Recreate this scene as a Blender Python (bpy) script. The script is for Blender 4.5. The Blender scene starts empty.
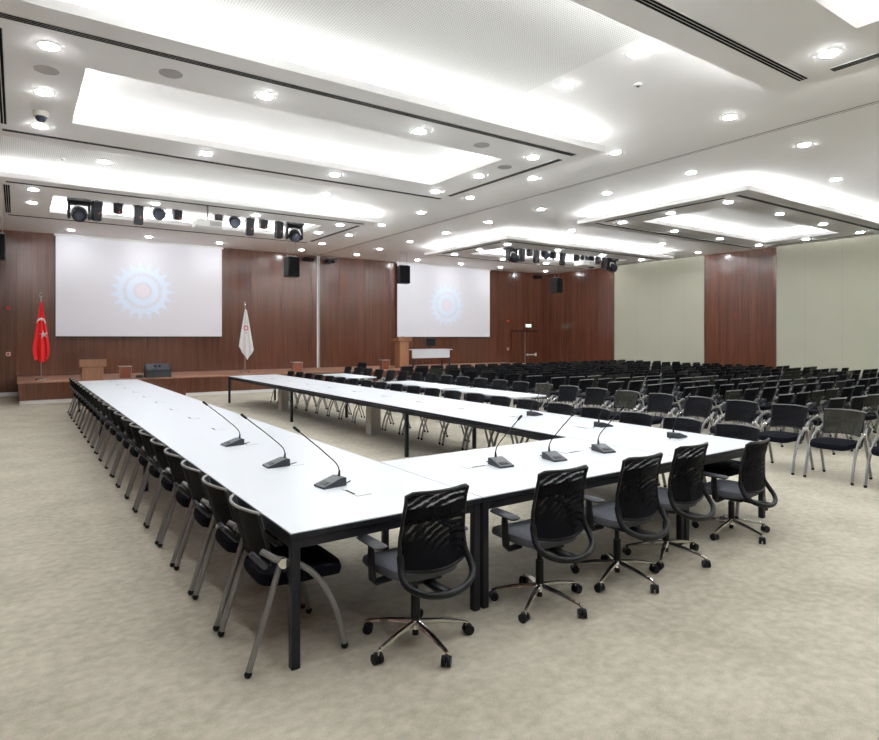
import bpy, bmesh, math, random
from mathutils import Vector, Matrix
random.seed(7)
PI = math.pi
SC = bpy.context.scene
COL = SC.collection

# ------------------------------------------------------------------ camera
cam_d = bpy.data.cameras.new('camera'); cam = bpy.data.objects.new('camera', cam_d); COL.objects.link(cam)
cam_d.sensor_fit = 'HORIZONTAL'; cam_d.sensor_width = 36.0
FPX, HY, YAW, CH = 610.0, 338.0, math.radians(34.707), 1.78
cam_d.lens = 36.0 * FPX / 879.0
cam_d.shift_y = (HY - 370.0) / 879.0
cam_d.clip_end = 200
cam.location = (0, 0, CH); cam.rotation_euler = (PI/2, 0, -YAW)
SC.camera = cam
# ------------------------------------------------------------------ world, exposure
w = bpy.data.worlds.new('world'); SC.world = w; w.use_nodes = True
w.node_tree.nodes['Background'].inputs[0].default_value = (0.8, 0.82, 0.85, 1)
w.node_tree.nodes['Background'].inputs[1].default_value = 0.05
SC.view_settings.view_transform = 'Standard'; SC.view_settings.look = 'None'
SC.view_settings.gamma = 1.0; SC.view_settings.exposure = 0.93
SC.view_settings.use_curve_mapping = False
SC.cycles.use_denoising = True
SC.cycles.max_bounces = 8; SC.cycles.diffuse_bounces = 5; SC.cycles.glossy_bounces = 3
SC.cycles.transparent_max_bounces = 12; SC.cycles.sample_clamp_indirect = 6.0
DOWN_E = 125.0      # radiance of a downlight disc
COVE_E = 40.0       # radiance of a cove strip

# ------------------------------------------------------------------ materials
MATS = {}
def new_mat(name):
    m = bpy.data.materials.new(name); m.use_nodes = True
    nt = m.node_tree; b = nt.nodes['Principled BSDF']
    MATS[name] = m
    return m, nt, b
def simple(name, col, rough=0.5, metal=0.0, spec=0.5, noise=0.06, nscale=30, bump=0.0, coat=0.0):
    m, nt, b = new_mat(name)
    tc = nt.nodes.new('ShaderNodeTexCoord'); nz = nt.nodes.new('ShaderNodeTexNoise')
    nz.inputs['Scale'].default_value = nscale; nz.inputs['Detail'].default_value = 3
    nt.links.new(tc.outputs['Object'], nz.inputs['Vector'])
    mx = nt.nodes.new('ShaderNodeMix'); mx.data_type = 'RGBA'
    mx.inputs[6].default_value = (*[c*(1-noise) for c in col], 1); mx.inputs[7].default_value = (*[min(1, c*(1+noise)) for c in col], 1)
    nt.links.new(nz.outputs['Fac'], mx.inputs[0]); nt.links.new(mx.outputs[2], b.inputs['Base Color'])
    b.inputs['Roughness'].default_value = rough; b.inputs['Metallic'].default_value = metal
    b.inputs['Specular IOR Level'].default_value = spec; b.inputs['Coat Weight'].default_value = coat
    if bump:
        bp = nt.nodes.new('ShaderNodeBump'); bp.inputs['Strength'].default_value = bump; bp.inputs['Distance'].default_value = 0.003
        nt.links.new(nz.outputs['Fac'], bp.inputs['Height']); nt.links.new(bp.outputs[0], b.inputs['Normal'])
    return m
def emis(name, col, e):
    m, nt, b = new_mat(name)
    b.inputs['Base Color'].default_value = (*col, 1); b.inputs['Emission Color'].default_value = (*col, 1)
    b.inputs['Emission Strength'].default_value = e
    return m
def math_n(nt, op, a, b=None, c=None):
    n = nt.nodes.new('ShaderNodeMath'); n.operation = op
    for i, v in enumerate((a, b, c)):
        if v is None: continue
        if isinstance(v, (int, float)): n.inputs[i].default_value = v
        else: nt.links.new(v, n.inputs[i])
    return n.outputs[0]
def mixc(nt, fac, a, b):
    mx = nt.nodes.new('ShaderNodeMix'); mx.data_type = 'RGBA'
    if isinstance(fac, (int, float)): mx.inputs[0].default_value = fac
    else: nt.links.new(fac, mx.inputs[0])
    for k, v in ((6, a), (7, b)):
        if isinstance(v, tuple): mx.inputs[k].default_value = (*v, 1)
        else: nt.links.new(v, mx.inputs[k])
    return mx.outputs[2]
def noise_n(nt, vec, scale, detail=3, mapscale=None):
    if mapscale:
        mp = nt.nodes.new('ShaderNodeMapping'); mp.inputs['Scale'].default_value = mapscale
        nt.links.new(vec, mp.inputs['Vector']); vec = mp.outputs[0]
    n = nt.nodes.new('ShaderNodeTexNoise'); n.inputs['Scale'].default_value = scale; n.inputs['Detail'].default_value = detail
    nt.links.new(vec, n.inputs['Vector'])
    return n.outputs['Fac']
def geo_pos(nt):
    tc = nt.nodes.new('ShaderNodeTexCoord'); return tc.outputs['Object']
def ramp01(nt, v, lo, hi):
    n = nt.nodes.new('ShaderNodeMapRange'); nt.links.new(v, n.inputs[0])
    n.inputs[1].default_value = lo; n.inputs[2].default_value = hi
    return n.outputs[0]

def wood(name, c1, c2, rough=0.33, seam=1.2, hseam=True, axis='XY', grain=7.0):
    m, nt, b = new_mat(name); p = geo_pos(nt)
    sp = nt.nodes.new('ShaderNodeSeparateXYZ'); nt.links.new(p, sp.inputs[0])
    h = math_n(nt, 'ADD', sp.outputs[0], sp.outputs[1])       # runs along either wall direction
    cb = nt.nodes.new('ShaderNodeCombineXYZ'); nt.links.new(h, cb.inputs[0]); nt.links.new(sp.outputs[2], cb.inputs[2])
    v = cb.outputs[0]
    g1 = noise_n(nt, v, grain, 4, (6.0, 1, 0.12)); g2 = noise_n(nt, v, grain*0.35, 2, (3.0, 1, 0.05))
    g = math_n(nt, 'ADD', math_n(nt, 'MULTIPLY', g1, 0.6), math_n(nt, 'MULTIPLY', g2, 0.4))
    g = ramp01(nt, g, 0.34, 0.66)
    col = mixc(nt, g, c1, c2)
    fr = math_n(nt, 'FRACT', math_n(nt, 'DIVIDE', h, seam))
    s1 = math_n(nt, 'LESS_THAN', fr, 0.006/seam*1.0)
    idn = math_n(nt, 'FLOOR', math_n(nt, 'DIVIDE', h, seam))
    wn = nt.nodes.new('ShaderNodeTexWhiteNoise'); wn.noise_dimensions = '1D'; nt.links.new(idn, wn.inputs['W'])
    tint = math_n(nt, 'MULTIPLY', math_n(nt, 'SUBTRACT', wn.outputs['Value'], 0.5), 0.16)
    hsv = nt.nodes.new('ShaderNodeHueSaturation'); nt.links.new(col, hsv.inputs['Color'])
    nt.links.new(math_n(nt, 'ADD', tint, 1.0), hsv.inputs['Value']); col = hsv.outputs[0]
    s = s1
    if hseam:
        fz = math_n(nt, 'FRACT', math_n(nt, 'DIVIDE', math_n(nt, 'ADD', sp.outputs[2], 0.55), 2.44))
        s = math_n(nt, 'MAXIMUM', s1, math_n(nt, 'MULTIPLY', math_n(nt, 'LESS_THAN', fz, 0.003), 0.4))
    dark = tuple(c*0.45 for c in c1)
    col = mixc(nt, s, col, dark)
    nt.links.new(col, b.inputs['Base Color']); b.inputs['Roughness'].default_value = rough
    b.inputs['Specular IOR Level'].default_value = 0.6
    bp = nt.nodes.new('ShaderNodeBump'); bp.inputs['Strength'].default_value = 0.08; bp.inputs['Distance'].default_value = 0.002
    nt.links.new(g, bp.inputs['Height']); nt.links.new(bp.outputs[0], b.inputs['Normal'])
    return m
wood('wood_wall', (0.068, 0.0215, 0.0125), (0.162, 0.060, 0.034), 0.2)
wood('wood_light', (0.21, 0.088, 0.040), (0.33, 0.155, 0.078), 0.4, 0.9, False)
wood('wood_stage_top', (0.25, 0.115, 0.065), (0.37, 0.19, 0.118), 0.4, 1.4, False)

def wall_panel(name, c, seam=1.17):
    m, nt, b = new_mat(name); p = geo_pos(nt)
    sp = nt.nodes.new('ShaderNodeSeparateXYZ'); nt.links.new(p, sp.inputs[0])
    h = math_n(nt, 'ADD', sp.outputs[0], sp.outputs[1])
    fr = math_n(nt, 'FRACT', math_n(nt, 'DIVIDE', h, seam))
    s = math_n(nt, 'LESS_THAN', fr, 0.007)
    n1 = noise_n(nt, p, 1.2, 2); n2 = noise_n(nt, p, 60, 3, (1, 1, 0.3))
    col = mixc(nt, n1, tuple(x*0.95 for x in c), tuple(x*1.03 for x in c))
    col = mixc(nt, math_n(nt, 'MULTIPLY', n2, 0.12), col, tuple(x*0.7 for x in c))
    col = mixc(nt, s, col, tuple(x*0.72 for x in c))
    nt.links.new(col, b.inputs['Base Color']); b.inputs['Roughness'].default_value = 0.75
    return m
wall_panel('green_panel', (0.46, 0.455, 0.365))

def carpet():
    m, nt, b = new_mat('carpet'); p = geo_pos(nt)
    big = noise_n(nt, p, 1.6, 5, (1, 1, 1)); mid = noise_n(nt, p, 14.0, 6, (1, 1.15, 1)); fine = noise_n(nt, p, 140, 2)
    g = math_n(nt, 'ADD', math_n(nt, 'MULTIPLY', big, 0.35), math_n(nt, 'MULTIPLY', mid, 0.40))
    g = math_n(nt, 'ADD', g, math_n(nt, 'MULTIPLY', fine, 0.25))
    g = ramp01(nt, g, 0.38, 0.62)
    col = mixc(nt, g, (0.385, 0.355, 0.285), (0.585, 0.545, 0.455))
    nt.links.new(col, b.inputs['Base Color']); b.inputs['Roughness'].default_value = 0.95
    b.inputs['Specular IOR Level'].default_value = 0.15
    bp = nt.nodes.new('ShaderNodeBump'); bp.inputs['Strength'].default_value = 0.35; bp.inputs['Distance'].default_value = 0.004
    nt.links.new(fine, bp.inputs['Height']); nt.links.new(bp.outputs[0], b.inputs['Normal'])
carpet()

def perforated():
    m, nt, b = new_mat('perforated_ceiling'); p = geo_pos(nt)
    sp = nt.nodes.new('ShaderNodeSeparateXYZ'); nt.links.new(p, sp.inputs[0])
    P = 0.030
    fx = math_n(nt, 'SUBTRACT', math_n(nt, 'FRACT', math_n(nt, 'DIVIDE', sp.outputs[0], P)), 0.5)
    fy = math_n(nt, 'SUBTRACT', math_n(nt, 'FRACT', math_n(nt, 'DIVIDE', sp.outputs[1], P)), 0.5)
    r = math_n(nt, 'SQRT', math_n(nt, 'ADD', math_n(nt, 'MULTIPLY', fx, fx), math_n(nt, 'MULTIPLY', fy, fy)))
    hole = math_n(nt, 'LESS_THAN', r, 0.24)
    col = mixc(nt, hole, (0.86, 0.86, 0.84), (0.50, 0.50, 0.48))
    nt.links.new(col, b.inputs['Base Color']); b.inputs['Roughness'].default_value = 0.8
perforated()

def screen_mat(name, cx, cz, R):
    m, nt, b = new_mat(name); p = geo_pos(nt)
    sp = nt.nodes.new('ShaderNodeSeparateXYZ'); nt.links.new(p, sp.inputs[0])
    x = math_n(nt, 'DIVIDE', math_n(nt, 'SUBTRACT', sp.outputs[0], cx), R)
    z = math_n(nt, 'DIVIDE', math_n(nt, 'SUBTRACT', sp.outputs[2], cz), R)
    r = math_n(nt, 'SQRT', math_n(nt, 'ADD', math_n(nt, 'MULTIPLY', x, x), math_n(nt, 'MULTIPLY', z, z)))
    th = math_n(nt, 'ARCTAN2', z, x)
    teeth = math_n(nt, 'ABSOLUTE', math_n(nt, 'SINE', math_n(nt, 'MULTIPLY', th, 9.5)))
    rout = math_n(nt, 'ADD', 0.78, math_n(nt, 'MULTIPLY', math_n(nt, 'POWER', math_n(nt, 'SUBTRACT', 1.0, teeth), 1.4), 0.26))
    outer = math_n(nt, 'MULTIPLY', math_n(nt, 'LESS_THAN', r, rout), math_n(nt, 'GREATER_THAN', r, 0.62))
    inner = math_n(nt, 'MULTIPLY', math_n(nt, 'LESS_THAN', r, 0.50), math_n(nt, 'GREATER_THAN', r, 0.30))
    rays = math_n(nt, 'MULTIPLY', math_n(nt, 'LESS_THAN', r, 0.62), math_n(nt, 'GREATER_THAN', math_n(nt, 'SINE', math_n(nt, 'MULTIPLY', th, 24.0)), 0.55))
    rays = math_n(nt, 'MULTIPLY', math_n(nt, 'MULTIPLY', rays, math_n(nt, 'GREATER_THAN', r, 0.5)), 0.5)
    mask = math_n(nt, 'MAXIMUM', math_n(nt, 'MAXIMUM', outer, inner), rays)
    core = math_n(nt, 'LESS_THAN', r, 0.22)
    b.inputs['Base Color'].default_value = (0.80, 0.805, 0.84, 1); b.inputs['Roughness'].default_value = 0.85
    ec = mixc(nt, mask, (0.50, 0.48, 0.60), (0.32, 0.62, 1.0)); ec = mixc(nt, core, ec, (0.75, 0.5, 0.62))
    nt.links.new(ec, b.inputs['Emission Color'])
    es = math_n(nt, 'ADD', 0.10, math_n(nt, 'MULTIPLY', mask, 0.085))  # projected light on the fabric put in as its own emission
    es = math_n(nt, 'ADD', es, math_n(nt, 'MULTIPLY', core, 0.05))
    nt.links.new(es, b.inputs['Emission Strength'])
screen_mat('screen_left', 3.49, 3.37, 0.98); screen_mat('screen_right', 16.1, 3.28, 0.98)

def mesh_fabric(name, col, see, moire=False):
    m, nt, b = new_mat(name); p = geo_pos(nt)
    b.inputs['Base Color'].default_value = (*col, 1); b.inputs['Roughness'].default_value = 0.7; b.inputs['Specular IOR Level'].default_value = 0.1
    tr = nt.nodes.new('ShaderNodeBsdfTransparent'); mx = nt.nodes.new('ShaderNodeMixShader')
    out = nt.nodes['Material Output']
    if moire:       # moire streaks of the layered mesh, painted into the transparency
        wv = nt.nodes.new('ShaderNodeTexWave'); wv.wave_type = 'RINGS'; wv.rings_direction = 'SPHERICAL'; wv.inputs['Scale'].default_value = 8.0
        wv.inputs['Distortion'].default_value = 1.6; wv.inputs['Detail'].default_value = 0.0; wv.inputs['Detail Scale'].default_value = 5.0
        mp = nt.nodes.new('ShaderNodeMapping'); mp.inputs['Scale'].default_value = (1, 0, 1); mp.inputs['Location'].default_value = (-0.12, 0, -0.50)
        nt.links.new(p, mp.inputs['Vector']); nt.links.new(mp.outputs[0], wv.inputs['Vector'])
        n2 = noise_n(nt, p, 7, 1)
        a = ramp01(nt, wv.outputs['Fac'], 0.55, 0.95)
        a = math_n(nt, 'MULTIPLY', a, ramp01(nt, n2, 0.33, 0.5))
        sp = nt.nodes.new('ShaderNodeSeparateXYZ'); nt.links.new(p, sp.inputs[0])
        band = math_n(nt, 'MULTIPLY', math_n(nt, 'GREATER_THAN', sp.outputs[2], 0.79), math_n(nt, 'LESS_THAN', sp.outputs[2], 0.855))
        a = math_n(nt, 'MULTIPLY', a, math_n(nt, 'SUBTRACT', 1.0, band))
        a = math_n(nt, 'MULTIPLY', a, ramp01(nt, sp.outputs[2], 0.55, 0.74)); a = math_n(nt, 'ADD', math_n(nt, 'MULTIPLY', a, see), 0.05)
        nt.links.new(a, mx.inputs[0])
    else:
        mx.inputs[0].default_value = see
        n1 = noise_n(nt, p, 90, 2)
        c = mixc(nt, n1, tuple(x*0.85 for x in col), tuple(x*1.2 for x in col)); nt.links.new(c, b.inputs['Base Color'])
    nt.links.new(b.outputs[0], mx.inputs[1]); nt.links.new(tr.outputs[0], mx.inputs[2]); nt.links.new(mx.outputs[0], out.inputs[0])
    return m
mesh_fabric('black_mesh', (0.009, 0.0095, 0.013), 0.12)
mesh_fabric('backlit_mesh', (0.055, 0.055, 0.045), 0.30)  # black mesh, light seen through it worked into a paler colour
mesh_fabric('office_mesh', (0.005, 0.005, 0.008), 0.36, True)

simple('white_paint', (0.88, 0.87, 0.86), 0.7, noise=0.02, nscale=2)
simple('raft_paint', (0.88, 0.87, 0.865), 0.7, noise=0.02, nscale=2)
simple('white_laminate', (0.70, 0.735, 0.785), 0.32, noise=0.015, nscale=3, spec=0.4)
simple('white_plastic', (0.75, 0.75, 0.73), 0.4)
simple('grey_plastic', (0.42, 0.41, 0.40), 0.6)
simple('charcoal_metal', (0.016, 0.017, 0.024), 0.42, spec=0.3, noise=0.1)
simple('black_slot', (0.005, 0.005, 0.006), 0.7, spec=0.08)
simple('black_plastic', (0.006, 0.0065, 0.009), 0.42, spec=0.3)
simple('black_fabric', (0.007, 0.0075, 0.013), 0.9, nscale=120, noise=0.3, bump=0.3, spec=0.08)
simple('grey_fabric', (0.12, 0.127, 0.15), 0.9, nscale=220, noise=0.5, bump=0.4, spec=0.2)
simple('arm_pad', (0.030, 0.032, 0.040), 0.5)
simple('satin_steel', (0.29, 0.29, 0.29), 0.38, metal=0.5, noise=0.05)
simple('chrome', (0.72, 0.70, 0.68), 0.12, metal=1.0, noise=0.02)
simple('mic_body', (0.032, 0.037, 0.05), 0.4)
simple('red_cloth', (0.70, 0.012, 0.015), 0.75, nscale=60)
simple('white_cloth', (0.74, 0.73, 0.74), 0.8, nscale=60)
simple('red_ink', (0.62, 0.26, 0.28), 0.7)
simple('blue_ink', (0.30, 0.42, 0.66), 0.7)
simple('red_plastic', (0.62, 0.02, 0.02), 0.4)
simple('cream_box', (0.66, 0.65, 0.60), 0.5)
simple('redwood', (0.20, 0.05, 0.02), 0.4, noise=0.25, nscale=14)
simple('glass_lens', (0.03, 0.035, 0.06), 0.08, spec=0.8)
emis('downlight', (0.955, 0.985, 1.0), DOWN_E)
emis('cove', (0.965, 0.985, 1.0), COVE_E); emis('cove_inner', (0.965, 0.985, 1.0), COVE_E*0.38)
emis('exit_green', (0.55, 1.0, 0.8), 1.5)
simple('led_red', (0.25, 0.02, 0.015), 0.4)

# ------------------------------------------------------------------ mesh helpers
class MB:
    def __init__(s): s.v = []; s.f = []; s.m = []; s.mats = []; s.cur = 0; s.T = Matrix()
    def mat(s, name):
        if name not in s.mats: s.mats.append(name)
        s.cur = s.mats.index(name); return s
    def add(s, verts, faces):
        o = len(s.v); s.v += [tuple(s.T @ Vector(p)) for p in verts]
        for f in faces: s.f.append(tuple(i+o for i in f)); s.m.append(s.cur)
        return s
    def box(s, c, d, R=None, taper=1.0, bev=0.0):
        x, y, z = (k/2 for k in d)
        if bev > 0:
            b_ = min(bev, x*0.95, y*0.95, z*0.95); vs = []
            for (zz, i) in ((-z, b_), (-z+b_, 0), (z-b_, 0), (z, b_)):
                t = taper if zz > 0 else 1.0
                X, Y = (x-i)*t, (y-i)*t
                vs += [(-X+b_, -Y, zz), (X-b_, -Y, zz), (X, -Y+b_, zz), (X, Y-b_, zz), (X-b_, Y, zz), (-X+b_, Y, zz), (-X, Y-b_, zz), (-X, -Y+b_, zz)]
            fs = [tuple(range(7, -1, -1)), tuple(range(24, 32))]
            for L in range(3):
                for k in range(8): fs.append((L*8+k, L*8+(k+1) % 8, (L+1)*8+(k+1) % 8, (L+1)*8+k))
        else:
            vs = [(-x, -y, -z), (x, -y, -z), (x, y, -z), (-x, y, -z), (-x*taper, -y*taper, z), (x*taper, -y*taper, z), (x*taper, y*taper, z), (-x*taper, y*taper, z)]
            fs = [(3, 2, 1, 0), (4, 5, 6, 7), (0, 1, 5, 4), (1, 2, 6, 5), (2, 3, 7, 6), (3, 0, 4, 7)]
        if R is not None: vs = [R @ Vector(p) for p in vs]
        return s.add([(p[0]+c[0], p[1]+c[1], p[2]+c[2]) for p in vs], fs)
    def tube(s, path, r, n=8, sx=1.0):
        P = [Vector(p) for p in path]; rs = r if isinstance(r, (list, tuple)) else [r]*len(P)
        vs = []; fs = []; up = None
        for i, p in enumerate(P):
            t = (P[min(i+1, len(P)-1)] - P[max(i-1, 0)]).normalized()
            if up is None: up = Vector((0, 0, 1)) if abs(t.z) < 0.9 else Vector((0, 1, 0))
            a = t.cross(up).normalized(); b2 = a.cross(t).normalized(); up = b2
            for k in range(n):
                q = 2*PI*k/n; vs.append(tuple(p + a*math.cos(q)*rs[i]*sx + b2*math.sin(q)*rs[i]))
        for i in range(len(P)-1):
            for k in range(n): fs.append((i*n+k, i*n+(k+1) % n, (i+1)*n+(k+1) % n, (i+1)*n+k))
        fs.append(tuple(range(n-1, -1, -1))); fs.append(tuple((len(P)-1)*n+k for k in range(n)))
        return s.add(vs, fs)
    def cyl(s, a, b, r, n=16, r2=None): return s.tube([a, b], [r, r if r2 is None else r2], n)
    def ball(s, c, r, n=10, sz=1.0):
        vs = []; fs = []; m = n//2
        for i in range(1, m):
            ph = PI*i/m
            for k in range(n): vs.append((c[0]+r*math.sin(ph)*math.cos(2*PI*k/n), c[1]+r*math.sin(ph)*math.sin(2*PI*k/n), c[2]+r*sz*math.cos(ph)))
        vs += [(c[0], c[1], c[2]+r*sz), (c[0], c[1], c[2]-r*sz)]
        for i in range(m-2):
            for k in range(n): fs.append((i*n+k, (i+1)*n+k, (i+1)*n+(k+1) % n, i*n+(k+1) % n))
        for k in range(n):
            fs.append((len(vs)-2, k, (k+1) % n)); fs.append((len(vs)-1, (m-2)*n+(k+1) % n, (m-2)*n+k))
        return s.add(vs, fs)
    def sheet(s, fn, nu, nv, th):
        """closed curved sheet: fn(u,v)->(x,y,z); thickness along -/+ th vector"""
        th = Vector(th); A = []; B = []
        for j in range(nv+1):
            for i in range(nu+1):
                p = Vector(fn(i/nu, j/nv)); A.append(tuple(p+th)); B.append(tuple(p-th))
        N = (nu+1)*(nv+1); fs = []; ix = lambda i, j: j*(nu+1)+i
        for j in range(nv):
            for i in range(nu):
                fs.append((ix(i, j), ix(i+1, j), ix(i+1, j+1), ix(i, j+1)))
                fs.append((N+ix(i, j+1), N+ix(i+1, j+1), N+ix(i+1, j), N+ix(i, j)))
        for i in range(nu):
            fs.append((ix(i+1, 0), ix(i, 0), N+ix(i, 0), N+ix(i+1, 0))); fs.append((ix(i, nv), ix(i+1, nv), N+ix(i+1, nv), N+ix(i, nv)))
        for j in range(nv):
            fs.append((ix(0, j), ix(0, j+1), N+ix(0, j+1), N+ix(0, j))); fs.append((ix(nu, j+1), ix(nu, j), N+ix(nu, j), N+ix(nu, j+1)))
        return s.add(A+B, fs)
    def mesh(s, name, smooth=True):
        me = bpy.data.meshes.new(name); me.from_pydata(s.v, [], s.f)
        for mn in s.mats: me.materials.append(MATS[mn])
        me.polygons.foreach_set('material_index', s.m)
        me.update()
        if smooth:
            me.polygons.foreach_set('use_smooth', [True]*len(me.polygons))
            try: me.set_sharp_from_angle(angle=math.radians(38))
            except Exception: pass
        return me
    def build(s, name, parent=None, loc=None, rz=0.0):
        o = bpy.data.objects.new(name, s.mesh(name)); COL.objects.link(o)
        if parent is not None: o.parent = parent
        if loc is not None: o.location = loc
        if rz: o.rotation_euler = (0, 0, rz)
        return o
def mb(m):
    return MB().mat(m)
def tag(o, label=None, cat=None, group=None, kind=None):
    if label: o['label'] = label
    if cat: o['category'] = cat
    if group: o['group'] = group
    if kind: o['kind'] = kind
    return o
def empty(name, loc, rz=0.0):
    o = bpy.data.objects.new(name, None); COL.objects.link(o); o.location = loc; o.rotation_euler = (0, 0, rz); o.empty_display_size = 0.1
    return o
def copy_tree(o, parent=None):
    c = o.copy(); COL.objects.link(c)
    if parent is not None: c.parent = parent
    for ch in list(o.children): copy_tree(ch, c)
    return c
def bez(p0, p1, p2, p3, n=8):
    out = []
    for i in range(n+1):
        t = i/n; a = (1-t)
        out.append(tuple(a**3*p0[k]+3*a*a*t*p1[k]+3*a*t*t*p2[k]+t**3*p3[k] for k in range(3)))
    return out
ORD = ['first', 'second', 'third', 'fourth', 'fifth', 'sixth', 'seventh', 'eighth', 'ninth', 'tenth', 'eleventh', 'twelfth', 'thirteenth', 'fourteenth', 'fifteenth',
       'sixteenth', 'seventeenth', 'eighteenth', 'nineteenth', 'twentieth', 'twenty-first', 'twenty-second', 'twenty-third', 'twenty-fourth']

# ------------------------------------------------------------------ room shell
ZC = 5.07                      # main ceiling
XL, XR, YB, YF = -2.7, 22.55, 22.8, -5.0
def struct(name, m, label=None):
    o = m.build(name); o['kind'] = 'structure'; return o
struct('floor', mb('carpet').box(((XL+XR)/2, (YB+YF)/2, -0.05), (XR-XL+0.4, YB-YF+0.4, 0.1)))
struct('ceiling', mb('white_paint').box(((XL+XR)/2, (YB+YF)/2, ZC+0.1), (XR-XL+0.4, YB-YF+0.4, 0.2)))
struct('wall_back', mb('wood_wall').box(((XL+XR)/2, YB+0.1, ZC/2), (XR-XL+0.4, 0.2, ZC)))
wr = MB()
for (y0, y1, mm) in ((18.45, YB, 'wood_wall'), (14.0, 18.45, 'green_panel'), (11.18, 14.0, 'wood_wall'), (YF, 11.18, 'green_panel')):
    wr.mat(mm).box((XR+0.1, (y0+y1)/2, ZC/2), (0.2, y1-y0, ZC))
struct('wall_right', wr)
struct('wall_left', mb('wood_wall').box((XL-0.1, (YB+YF)/2, ZC/2), (0.2, YB-YF, ZC)))
struct('wall_front', mb('green_panel').box(((XL+XR)/2, YF-0.1, ZC/2), (XR-XL, 0.2, ZC)))
# trims between wall finishes and the movable-partition track
for i, y in enumerate((18.45, 14.0, 11.18)):
    struct('trim_%d' % (i+1), mb('satin_steel').box((XR-0.004, y, ZC/2), (0.012, 0.02, ZC)))
struct('trim_4', MB().mat('white_plastic').box((9.86, YB-0.02, ZC/2), (0.05, 0.04, ZC)).mat('satin_steel').box((9.93, YB-0.02, ZC/2), (0.05, 0.035, ZC)))
g = mb('charcoal_metal')
for dx in (-0.03, 0.03): g.box((9.86+dx, (YB+YF)/2, ZC-0.002), (0.012, YB-YF, 0.006))
g.mat('raft_paint').box((9.86, (YB+YF)/2, ZC-0.002), (0.045, YB-YF, 0.005))
struct('trim_5', g)
for nm, c, d in (('baseboard_back', (-1.3, YB-0.01, 0.06), (2.7, 0.02, 0.12)), ('baseboard_right', (XR-0.01, (YB+YF)/2, 0.05), (0.02, YB-YF, 0.1))):
    struct(nm, mb('white_plastic').box(c, d))
# perforated ceiling panels between the rafts
k = 5
for (x0, x1) in ((-0.4, 5.6), (12.3, 18.0)):
    for (y0, y1) in ((3.85, 6.5), (11.2, 13.8)):
        k += 1
        if x0 < 0 : struct('trim_%d' % (k+1), mb('perforated_ceiling').box(((x0+x1)/2, (y0+y1)/2, ZC-0.002), (x1-x0, y1-y0, 0.004)))

# ------------------------------------------------------------------ ceiling rafts
ZR, RT = 4.77, 0.10            # underside, thickness
def make_raft(cx, cy, label):
    root = empty('ceiling_raft', (cx, cy, ZR)); tag(root, label, 'ceiling panel', 'suspended ceiling rafts')
    HX, HYr, ix, iy = 4.12, 2.28, 3.02, 1.05
    s = mb('raft_paint')
    zc = RT/2
    s.box((0, (HYr+iy)/2, zc), (2*HX, HYr-iy, RT)); s.box((0, -(HYr+iy)/2, zc), (2*HX, HYr-iy, RT))
    s.box(((HX+ix)/2, 0, zc), (HX-ix, 2*iy, RT)); s.box((-(HX+ix)/2, 0, zc), (HX-ix, 2*iy, RT))
    s.build('slab', root)
    # cove strips lie on top of the slab
    def strip(c, d, mt='cove'): mb(mt).box((c[0], c[1], RT+0.012), (d[0], d[1], 0.02)).build('cove_strip', root)
    a = 0.22
    strip((0, HYr-a), (2*HX-2*a, 0.05)); strip((0, -HYr+a), (2*HX-2*a, 0.05))
    strip((HX-a, 0), (0.05, 2*HYr-2*a-0.2)); strip((-HX+a, 0), (0.05, 2*HYr-2*a-0.2))
    a = 0.16
    strip((0, iy+a), (2*ix+2*a, 0.05), 'cove_inner'); strip((0, -iy-a), (2*ix+2*a, 0.05), 'cove_inner')
    strip((ix+a, 0), (0.05, 2*iy), 'cove_inner'); strip((-ix-a, 0), (0.05, 2*iy), 'cove_inner')
    def slot(c, L, along):
        m = mb('white_plastic')
        W = 0.12
        def bar(off, wd, mt, dz):
            m.mat(mt)
            if along == 'x': m.box((c[0], c[1]+off, -0.003-dz), (L, wd, 0.006))
            else: m.box((c[0]+off, c[1], -0.003-dz), (wd, L, 0.006))
        bar(0, W, 'white_plastic', 0)
        for o_ in (-0.036, 0, 0.036): bar(o_, 0.027, 'black_slot', 0.0015)
        m.build('air_slot', root)
    slot((0, 1.9), 7.65, 'x'); slot((0, -1.9), 7.65, 'x'); slot((3.82, 0), 3.2, 'y'); slot((-3.82, 0), 3.2, 'y')
    for sx in (-1, 1):
        for sy in (-1, 1):
            mb('satin_steel').cyl((sx*3.5, sy*1.5, RT), (sx*3.5, sy*1.5, ZC-ZR), 0.01, 8).build('hanger', root)
    return root
RX = (3.65, 16.23); RY = (1.5, 8.84, 16.17)
for i, cx in enumerate(RX):
    for j, cy in enumerate(RY):
        make_raft(cx, cy, 'white ceiling raft with glowing coffer, %s from the camera, %s half of hall' % (ORD[j], ('left', 'right')[i]))

# ------------------------------------------------------------------ downlights
dl = empty('ceiling_light', (0, 0, 0))
ring = []
m = mb('white_plastic')
m.cyl((0, 0, -0.006), (0, 0, 0), 0.105, 28); m.build('frame', dl)
mb('downlight').tube([(0, 0, -0.006), (0, 0, -0.0135), (0, 0, -0.018), (0, 0, -0.0195)], [0.084, 0.082, 0.062, 0.02], 28).build('diffuser', dl)
tag(dl, 'round white downlight', 'ceiling light', 'round downlights in the ceiling')
first = [True]
def downlight(x, y, z, label):
    if first[0]: o = dl; first[0] = False
    else: o = copy_tree(dl)
    o.location = (x, y, z); o['label'] = label
for i, cx in enumerate(RX):
    half = ('left', 'right')[i]
    for j, cy in enumerate(RY):
        for a, xx in enumerate((-3.38, -1.13, 1.13, 3.36)):
            for b_, yy in enumerate((-1.43, 0.0, 1.43)):
                if b_ == 1 and a in (1, 2) or (i == 0 and j == 2 and b_ == 2): continue
                downlight(cx+xx, cy+yy, ZR, 'downlight in %s raft of the %s half, %s across, %s side' % (ORD[j], half, ORD[a], ('near', 'middle', 'far')[b_]))
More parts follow.
